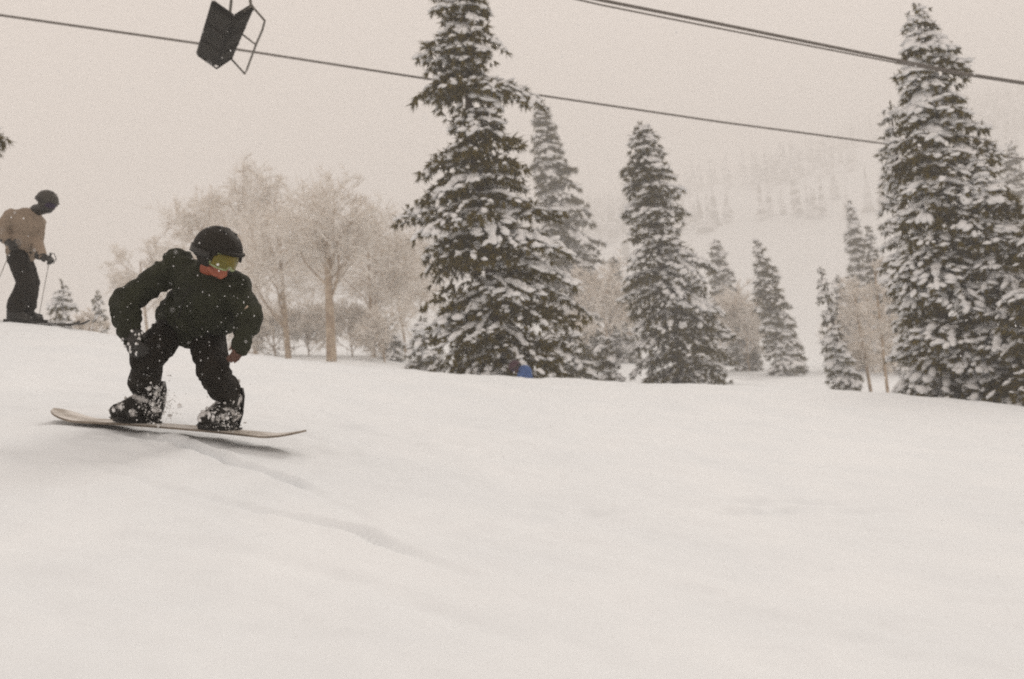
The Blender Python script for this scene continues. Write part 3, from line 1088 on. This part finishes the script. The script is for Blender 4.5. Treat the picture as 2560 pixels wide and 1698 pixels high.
# clothes
tor = (J['neck'] - J['pelvis']).normalized()
tr_x = (J['shR'] - J['shL'])
tr_x = (tr_x - tor * tr_x.dot(tor)).normalized()
tr_y = tor.cross(tr_x)
trot = Matrix((tr_x, tr_y, tor)).transposed()
jk = [('ell', J['chest'] + tor * .02, (.190, .150, .175), trot), ('ell', J['belly'] - tor * .01, (.212, .165, .160), trot), ('ell', J['pelvis'] + tor * .020 + tr_x * .02, (.220, .165, .115), trot),
      ('ell', J['chest'] - tor * .07 + tr_x * .05, (.200, .150, .13), trot),
      ('cap', J['chest'] + tor * .05, .12, J['neck'], .085),
      ('cap', J['neck'] - tor * .02, .078, J['neck'] + tor * .030 + Vector((.005, .0, .0)), .062),
      ('cap', J['chest'] + tr_x * -.06 + tor * .05, .11, J['shL'], .095), ('cap', J['chest'] + tr_x * .06 + tor * .05, .11, J['shR'], .092),
      ('cap', J['shL'], .088, J['shL'].lerp(J['elL'], .55), .078), ('cap', J['shL'].lerp(J['elL'], .55), .078, J['elL'], .074),
      ('cap', J['elL'], .080, J['elL'].lerp(J['wrL'], .55), .074), ('cap', J['elL'].lerp(J['wrL'], .55), .074, J['wrL'] - dL * .005, .056),
      ('cap', J['shR'], .088, J['shR'].lerp(J['elR'], .6), .080), ('cap', J['shR'].lerp(J['elR'], .6), .080, J['elR'] + Vector((.012, 0, .0)), .076),
      ('cap', J['elR'], .066, J['elR'].lerp(J['wrR'], .5) + Vector((.006, 0, 0)), .068), ('cap', J['elR'].lerp(J['wrR'], .5), .066, J['wrR'] + dR * .030, .043),
      ('cap', J['neck'] + Vector((-.05, .09, .01)), .07, J['neck'] + Vector((-.10, .10, -.06)), .08)]        # folded hood
jacket = link('jacket', skin_mesh('jacket', jk, .0105, 3, .019, 10, 1), M['jacket'], rider)
tz = [('cap', J['pelvis'] + tor * .04, .140, J['pelvis'], .130),
      ('cap', J['pelvis'], .12, J['hipL'], .108), ('cap', J['pelvis'], .12, J['hipR'], .102)]
for s in 'LR':
    h, kn, an = J['hip' + s], J['kn' + s], J['an' + s]
    tz += [('cap', h, .106, h.lerp(kn, .5), .098), ('cap', h.lerp(kn, .5), .098, kn, .090), ('cap', kn, .090, kn.lerp(an, .5), .080), ('cap', kn.lerp(an, .5), .080, an + Vector((0, 0, .065)), .084)]
trousers = link('trousers', skin_mesh('trousers', tz, .0105, 3, .019, 9, 2), M['trouser'], rider)
gl = hand_pieces(J['wrL'], dL, Vector((.55, .75, -.25)), Vector((.5, -.2, .9)), 1.12, 1.75, .5)
gl += [('cap', J['wrL'] - dL * .045, .050, J['wrL'] + dL * .02, .046)]
glove = link('glove', skin_mesh('glove', gl, .0065, 2, .003, 30, 3), M['black'], rider)
helmet(rider, J['head'], hrot, M['helmet'], M['lens'], M['goggle_frame'], 1.04)
# jacket details
box_obj('sleeve_tag', J['shR'].lerp(J['elR'], .86) + Vector((.022, -.079, .012)), (.005, .003, .022), Matrix.Rotation(R(42), 3, 'Y'), M['tag'], jacket, .001)
zp = []
for i in range(9):
    t = i / 8
    c = J['neck'].lerp(J['pelvis'], t * .92)
    hit = None
    o0 = c - tr_y * .5 if (tr_y.y > 0) else c + tr_y * .5
    dvec = (c - o0).normalized()
    ok, loc, nor, _ = jacket.ray_cast(jacket.matrix_world.inverted() @ o0, dvec)
    if ok:
        zp.append(loc + nor * .001)
if len(zp) > 2:
    tube('zip', zp, .004, M['black'], jacket, 5)
for (ux, uz, hw_) in ((-.11, -.10, .058), (.10, -.10, .058), (.085, .07, .045)):
    c = J['chest'].lerp(J['belly'], .5 - uz * 5) + tr_x * ux
    fwd = -tr_y if tr_y.y > 0 else tr_y
    ok, loc, nor, _ = jacket.ray_cast(jacket.matrix_world.inverted() @ (c + fwd * .5), -fwd)
    if ok:
        xx = (tr_x - nor * tr_x.dot(nor)).normalized()
        box_obj('pocket_flap', loc + nor * .003, (hw_, .016, .005), Matrix((xx, nor.cross(xx), nor)).transposed(), M['jacket'], jacket, .004)
feet = []
for s, toe in (('L', (-.62, -.78, 0)), ('R', (-.42, -.90, 0))):
    t = Vector(toe)
    t = (t - BN * t.dot(BN)).normalized()
    an = J['an' + s]
    h = (an - B0).dot(BN)
    sx = (an - B0).dot(BL)
    target = an
    b, rot, a = boot(rider, target, t, BN, M['snowy_boot'])
    feet.append((target, t, rot))
    # binding belongs to the board
    sd_ = BN.cross(t)
    base = target - BN * .176
    bd = empty('binding', base)
    bd.parent = board
    bd.matrix_parent_inverse = Matrix.Translation(board.location).inverted()
    r3 = Matrix((t, sd_, BN)).transposed()
    box_obj('baseplate', base + t * .03 + BN * .004, (.13, .062, .006), r3, M['black'], bd, .004)
    hb = [base - t * .105 + BN * .02, base - t * .125 + BN * .10, base - t * .130 + BN * .20, base - t * .120 + BN * .25]
    V, T = [], []
    for p, wv in zip(hb, (.055, .060, .052, .036)):
        for q in (-1, -.5, 0, .5, 1):
            V.append(tuple(p + sd_ * wv * q + t * .045 * q * q))
    for i in range(3):
        for j in range(4):
            q = i * 5 + j
            T += [(q, q + 1, q + 6), (q, q + 6, q + 5)]
    hbo = link('highback', np_mesh('highback', V, T), M['black'], bd)
    hbo.modifiers.new('s', 'SOLIDIFY').thickness = .010
    for up, fw, rr, nm in ((.115, .015, .074, 'ankle_strap'), (.062, .125, .062, 'toe_strap')):
        pts = []
        for i in range(11):
            q = math.pi * i / 10
            pts.append(base + t * (fw + .02 * math.sin(q)) + sd_ * math.cos(q) * rr + BN * (.02 + (up) * math.sin(q) ** .7))
        tube(nm, pts, .010, M['black'], bd, 6)
# crusted snow on boots, glove and trouser shins
boots = [o for o in rider.children if o.name.startswith('boot')]
flecks(rider, 'snow_crust', boots, 60, 5, (.004, .013), 'grime_snow', Vector((.4, -1, .9)))
flecks(rider, 'snow_crust', [glove], 34, 6, (.005, .011), 'grime_snow', Vector((0, -.8, .6)))
flecks(rider, 'snow_flecks', [jacket], 70, 7, (.0018, .0046), 'tree_snow', Vector((0, -1, .2)))
flecks(rider, 'snow_flecks', [trousers], 50, 8, (.0018, .0048), 'tree_snow', Vector((0, -1, .2)))
flecks(rider, 'snow_flecks', [o for o in rider.children if o.name.startswith('helmet')], 14, 9, (.0022, .005), 'tree_snow', Vector((0, -1, .4)))

# powder thrown up between the boots
nr = np.random.default_rng(5)
T = Tris()
for i in range(620):
    u = nr.random()
    c = P(392 + nr.normal(0, 24), 1008 + nr.normal(0, 34), 5.38 + nr.normal(0, .10)) if u < .65 else P(560 + nr.normal(0, 22), 1045 + nr.normal(0, 18), 5.40 + nr.normal(0, .08))
    r = nr.uniform(.0012, .0042) * (3.0 if nr.random() < .05 else 1)
    T.add(ICO1_V * (1 + nr.uniform(-.4, .4, (12, 1))) * r * nr.uniform(.6, 1.5, 3) + np.array(c), ICO1_T)
sp = link('snow_spray', T.mesh('snow_spray'), M['grime_snow'])
tag(sp, 'clods of powder snow flying up round the snowboard boots', 'snow', kind='stuff')

# -------------------- the skier on the crest
DS = 11.9
skier = empty('person', P(55, 800, DS))
tag(skier, 'skier in tan jacket and black trousers standing on the crest', 'person')
K = dict(head=P(117, 507, DS - .10), neck=P(88, 530, DS - .02), chest=P(66, 560, DS), belly=P(54, 605, DS + .02), pelvis=P(50, 640, DS + .02),
         shL=P(28, 540, DS - .16), elL=P(1, 575, DS - .22), wrL=P(18, 604, DS - .24),
         shR=P(96, 556, DS + .12), elR=P(92, 606, DS - .02), wrR=P(107, 642, DS - .18),
         hipL=P(46, 648, DS - .11), knL=P(66, 708, DS - .17), anL=P(42, 780, DS - .13),
         hipR=P(56, 650, DS + .11), knR=P(76, 706, DS + .10), anR=P(70, 778, DS + .13))
krot = head_frame((.80, -.25, -.50), (.35, 0, 1))
dRk = Vector((.9, -.25, -.35)).normalized()
dLk = Vector((.75, -.3, -.55)).normalized()
kh = hand_pieces(K['wrR'], dRk, Vector((-.2, .3, -1)), Vector((0, -1, .3)), 1.0, 1.0, 1.0) + hand_pieces(K['wrL'], dLk, Vector((-.2, .3, -1)), Vector((0, 1, .3)), 1.0, 1.0, 1.0)
link('body', skin_mesh('body', body_pieces(K, krot, kh), .009, 2), M['skin_dark'], skier)
kt = (K['neck'] - K['pelvis']).normalized()
kx = Vector((.25, 1, 0))
kx = (kx - kt * kx.dot(kt)).normalized()
kr = Matrix((kx, kt.cross(kx), kt)).transposed()
kj = [('ell', K['chest'], (.22, .185, .21), kr), ('ell', K['belly'], (.21, .185, .19), kr), ('ell', K['pelvis'] + kt * .03, (.195, .165, .11), kr), ('cap', K['chest'] + kt * .08, .12, K['neck'], .08),
      ('cap', K['neck'], .075, K['neck'] + Vector((.05, 0, .03)), .068)]
for s in 'LR':
    a, e, wv = K['sh' + s], K['el' + s], K['wr' + s]
    kj += [('cap', K['chest'] + kt * .08, .11, a, .092), ('cap', a, .090, e, .078), ('cap', e, .078, wv, .052)]
kjo = link('jacket', skin_mesh('jacket', kj, .014, 4, .012, 11, 4), M['tan'], skier)
kz = [('cap', K['pelvis'] + kt * .02, .150, K['pelvis'] - kt * .03, .150)]
for s in 'LR':
    h, kn, an = K['hip' + s], K['kn' + s], K['an' + s]
    kz += [('cap', h, .130, h.lerp(kn, .5), .122), ('cap', h.lerp(kn, .5), .122, kn, .112), ('cap', kn, .112, an + Vector((0, 0, .08)), .112)]
link('trousers', skin_mesh('trousers', kz, .014, 4, .012, 11, 5), M['trouser'], skier)
for s, dd, th in (('R', dRk, (0, -1, .3)), ('L', dLk, (0, 1, .3))):
    g = hand_pieces(K['wr' + s], dd, Vector((-.2, .3, -1)), Vector(th), 1.15, 1.7, 1.0) + [('cap', K['wr' + s] - dd * .06, .058, K['wr' + s] + dd * .02, .05)]
    link('glove', skin_mesh('glove', g, .008, 2, .003, 30, 6), M['black'], skier)
helmet(skier, K['head'], krot, M['grey_helmet'], M['purple_lens'], M['black'], 1.0)
hk = lambda x, y, z: K['head'] + krot @ Vector((x, y, z))
link('neck_gaiter', skin_mesh('neck_gaiter', [('ell', hk(0, .035, -.055), (.075, .085, .075), krot), ('cap', hk(0, .0, -.08), .075, K['neck'] + Vector((.02, 0, .02)), .08)], .010, 3), M['black'], skier)
toe = (P(209, 806, DS) - P(40, 799, DS)).normalized()
for s in 'LR':
    an = K['an' + s]
    b, rot, a = boot(skier, an - Vector((0, 0, -.02)), toe, (0, 0, 1), M['black'], name='ski_boot')
    g = an - Vector((0, 0, .150))
    sk = empty('ski', g)
    tag(sk, 'dark ski under the nearer boot of the skier' if s == 'L' else 'dark ski under the farther boot of the skier', 'ski', 'skis of the skier on the crest')
    sd_ = Vector((0, 0, 1)).cross(toe).normalized()
    un = toe.cross(sd_)
    V, T = [], []
    n = 30
    for i in range(n + 1):
        q = -.62 + 1.42 * i / n
        hw = .042 + .014 * (abs(q) / .7) ** 2
        zz = 0.0
        if q > .62:
            zz = 1.9 * (q - .62) ** 2
            hw *= math.sqrt(max(.02, 1 - ((q - .62) / .185) ** 2))
        for a2, b2 in ((-1, .008), (1, .008), (1, -.008), (-1, -.008)):
            V.append(tuple(g + toe * q + sd_ * hw * a2 + un * (zz + b2)))
    for i in range(n):
        for j in range(4):
            q0, q1 = i * 4 + j, i * 4 + (j + 1) % 4
            T += [(q0, q1, q1 + 4), (q0, q1 + 4, q0 + 4)]
    T += [(0, 2, 1), (0, 3, 2), (n * 4, n * 4 + 1, n * 4 + 2), (n * 4, n * 4 + 2, n * 4 + 3)]
    link('ski_blade', np_mesh('ski_blade', V, T), M['ski'], sk, smooth=False)
    rr = Matrix((toe, sd_, un)).transposed()
    box_obj('toe_piece', g + toe * .20 + un * .026, (.04, .032, .018), rr, M['black'], sk, .006)
    box_obj('heel_piece', g - toe * .13 + un * .030, (.05, .032, .022), rr, M['black'], sk, .006)
for s, dd, end, lab in (('R', dRk, P(96, 798, DS - .55), 'thin ski pole held in the lowered glove of the skier, pointing back'), ('L', dLk, P(-45, 800, DS - .45), 'thin ski pole held in the tucked glove of the skier')):
    top = K['wr' + s] + dd * .11
    pole = empty('ski_pole', end)
    tag(pole, lab, 'ski pole', 'poles of the skier on the crest')
    ax = (end - top).normalized()
    tube('shaft', [top + ax * .02, end], [.0048, .0036], M['steel'], pole, 6)
    tube('grip', [top - ax * .08, top - ax * .05, top + ax * .05], [.016, .014, .013], M['black'], pole, 8)
    bk = end - ax * .06
    tube('basket', [bk - ax * .004, bk + ax * .006], [.02, .045], M['black'], pole, 12)
    a1 = top - ax * .07
    tube('strap', [a1, a1 + Vector((.05, -.01, .0)), a1 + Vector((.07, -.01, -.07)), a1 + Vector((.03, -.01, -.13)), a1 + Vector((.0, 0, -.08))], .006, M['black'], pole, 5)

# -------------------- person in blue beyond the crest
DB = 19.6
gb = ground(P(1305, 930, DB).x, DB)
fb = P(1305, 930, DB)
blue = empty('person', (fb.x, DB, gb))
tag(blue, 'bent over person in blue jacket half hidden by the crest under the tallest spruce', 'person')
hz = gb + .02
top = P(1312, 917, DB)


def q_(x, y, z):
    return Vector((fb.x + x, DB + y, z))


hh = top.z - hz            # height of the bent back above the ground
G = dict(head=P(1288, 919, DB - .12), neck=P(1298, 924, DB - .05), chest=P(1312, 931, DB), belly=q_(.06, 0, hz + max(.30, hh - .42)), pelvis=q_(.12, .04, hz + .30),
         shL=P(1303, 938, DB - .15), elL=P(1294, 965, DB - .2), wrL=P(1286, 985, DB - .22),
         shR=P(1303, 938, DB + .15), elR=P(1294, 965, DB + .2), wrR=P(1286, 985, DB + .2),
         hipL=q_(.12, -.06, hz + .28), knL=q_(-.20, -.14, hz + .40), anL=q_(.06, -.13, hz + .12),
         hipR=q_(.12, .14, hz + .28), knR=q_(-.20, .16, hz + .40), anR=q_(.06, .15, hz + .12))
grot = head_frame((-.85, -.2, -.5), (0, 0, 1))
gh = hand_pieces(G['wrL'], (-.2, 0, -1), (-1, 0, 0), (0, 1, 0), 1, 1, .4) + hand_pieces(G['wrR'], (-.2, 0, -1), (-1, 0, 0), (0, -1, 0), 1, 1, .4)
link('body', skin_mesh('body', body_pieces(G, grot, gh), .010, 2), M['skin_dark'], blue)
gj = [('cap', G['neck'], .09, G['chest'], .155), ('cap', G['chest'], .155, G['belly'], .16), ('cap', G['belly'], .16, G['pelvis'], .16)]
gz_ = []
for s in 'LR':
    gj += [('cap', G['chest'], .12, G['sh' + s], .09), ('cap', G['sh' + s], .085, G['el' + s], .075), ('cap', G['el' + s], .07, G['wr' + s], .05)]
    gz_ += [('cap', G['pelvis'], .14, G['hip' + s], .12), ('cap', G['hip' + s], .12, G['kn' + s], .095), ('cap', G['kn' + s], .095, G['an' + s] + Vector((0, 0, .06)), .09)]
    boot(blue, G['an' + s] + Vector((0, 0, .03)), (-1, 0, 0), (0, 0, 1), M['black'])
link('jacket', skin_mesh('jacket', gj, .016, 4, .012, 10, 7), M['blue'], blue)
link('trousers', skin_mesh('trousers', gz_, .016, 4, .01, 10, 8), M['trouser'], blue)
for s, th in (('L', (0, 1, 0)), ('R', (0, -1, 0))):
    g = hand_pieces(G['wr' + s], (-.2, 0, -1), (-1, 0, 0), th, 1.12, 1.6, .4)
    link('glove', skin_mesh('glove', g, .008, 2), M['black'], blue)
helmet(blue, G['head'], grot, M['maroon'], M['purple_lens'], M['black'], .95)

# ------------------------------------------------------------------ chairlift
up_px = [(-900, -620, 10.6), (-300, -450, 12.3), (585, -205, 14.3), (1100, -85, 15.5), (1500, 0, 16.6), (1750, 50, 17.3), (2240, 150, 18.8), (2410, 184, 19.4), (2560, 207, 20.0), (3100, 283, 22.2), (4200, 420, 28)]
tube('lift_rope', [P(*q) for q in up_px], .031, M['cable'], None, 8)
tag(bpy.data.objects['lift_rope'], 'thick upper ski lift rope that carries the chair', 'cable', 'ski lift ropes')
o = tube('lift_rope', [P(q[0], q[1] + 1 + (11 if i in (4, 5) else (6 if i == 6 else 3)), q[2] + .5) for i, q in enumerate(up_px)], .017, M['cable'])
tag(o, 'thinner line running just below the thick upper ski lift rope', 'cable', 'ski lift ropes')
lo_px = [(-900, -80, 18.6), (0, 38, 21.2), (490, 108, 22.6), (1040, 193, 24.4), (1340, 237, 25.6), (1800, 305, 27.7), (2200, 358, 29.7), (2560, 397, 31.8), (3300, 470, 37)]
o = tube('lift_rope', [P(*q) for q in lo_px], .031, M['cable'])
tag(o, 'single lower ski lift rope passing behind the tallest spruce', 'cable', 'ski lift ropes')

J1, J2 = P(587, 42, 13.2), P(540, 165, 15.5)
bk_ = P(497, 142, 15.5) - J2
st_ = P(576, 139, 15.5) - J2
vw = (J2 - J1).normalized()
Wd = (J2 - J1).length
mid = (J1 + J2) / 2
chair = empty('lift_chair', mid)
tag(chair, 'dark empty chairlift seat with its safety bar lowered, hanging high above the slope', 'chairlift chair')


def slab(name, vec, parent, th=.055, grow=1.12):
    e = vec.normalized()
    nrm = e.cross(vw).normalized()
    c = mid + vec * .5 * grow
    r3 = Matrix((e, vw, nrm)).transposed()
    return box_obj(name, c + e * .01, (vec.length * .5 * grow, Wd * .5, th * .5), r3, M['chair_pad'], parent, .018)


sl = slab('seat', st_ - (st_.dot(vw)) * vw, chair, .07, 1.15)
bl = slab('backrest', bk_ - (bk_.dot(vw)) * vw, chair, .06, 1.15)
se, be = (st_ - st_.dot(vw) * vw), (bk_ - bk_.dot(vw) * vw)
hang = P(585, -205, 14.3)
for t in (.02, .34, .66, .98):
    p = J1.lerp(J2, t)
    dn = Vector((0, 0, -.045))
    tube('frame_rib', [p + be * 1.12 + dn, p + dn * 1.3, p + se * 1.15 + dn], .018, M['chair_pad'], chair, 8)
bailz = hang - Vector((0, 0, .55))
for t in (.0, 1.0):
    p = J1.lerp(J2, t)
    tube('bail_arm', [p + se * .55, p + se * 1.02, p + se * 1.0 + Vector((0, 0, .35)), (p + se).lerp(bailz, .55) + Vector((0, 0, .22)), bailz], .024, M['steel'], chair, 8)
tube('hanger', [bailz, bailz.lerp(hang, .5), hang], .032, M['steel'], chair, 8)
box_obj('rope_grip', hang, (.14, .05, .06), Matrix.Identity(3), M['steel'], chair, .02)
sb = [P(628, 13, 13.2), P(662, 52, 13.2), P(656, 75, 13.6), P(640, 112, 14.3), P(618, 172, 15.3), P(612, 185, 15.5), P(576, 145, 15.5)]
bar = tube('safety_bar', sb, .017, M['steel'], chair, 8)
tube('footrest', [sb[3].lerp(J1.lerp(J2, .5) + se, .05), J1.lerp(J2, .5) + se * 1.1], .014, M['steel'], bar, 8)

# ------------------------------------------------------------------ falling snow
nr = np.random.default_rng(3)
T = Tris()
for i in range(5200):
    y = 1.3 + 15.0 * nr.random() ** .8
    x = nr.uniform(-.72, .72) * y
    z = EYE.z + nr.uniform(-.5, .58) * y
    if z < ground(x, y) + .05:
        continue
    r = nr.uniform(.0016, .0042) * (1 if y > 3 else .6)
    v = ICO1_V * (1 + nr.uniform(-.35, .35, (12, 1))) * r * np.array([nr.uniform(.6, 1.1), nr.uniform(.6, 1.1), nr.uniform(.8, 2.0)])
    T.add(v + np.array([x, y, z]), ICO1_T)
fl = link('falling_snow', T.mesh('falling_snow'), M['tree_snow'])
tag(fl, 'snowflakes falling through the air all over the slope', 'snowfall', kind='stuff')

# ------------------------------------------------------------------ haze
zlo = float(GZ.min()) - 1.0
zhi = max(float(GZ.max()), P(1132, -110, 22).z) + 14.0
bm = bmesh.new()
piece_box(bm, ((gx[0] + gx[-1]) / 2, (gy[0] + gy[-1]) / 2, (zlo + zhi) / 2), ((gx[-1] - gx[0]) / 2 + 4, (gy[-1] - gy[0]) / 2 + 4, (zhi - zlo) / 2))
me = bpy.data.meshes.new('haze')
bm.to_mesh(me)
bm.free()
hm = bpy.data.materials.new('snow_haze')
hm.use_nodes = True
hm.node_tree.nodes.clear()
pv = hm.node_tree.nodes.new('ShaderNodeVolumePrincipled')
pv.inputs['Color'].default_value = (.97, .96, .95, 1)
pv.inputs['Density'].default_value = 0.0036
pv.inputs['Anisotropy'].default_value = 0.0
ho = hm.node_tree.nodes.new('ShaderNodeOutputMaterial')
hm.node_tree.links.new(pv.outputs[0], ho.inputs['Volume'])
hz_o = link('haze', me, hm, smooth=False)
tag(hz_o, 'pale snow haze filling the air', 'haze', kind='stuff')
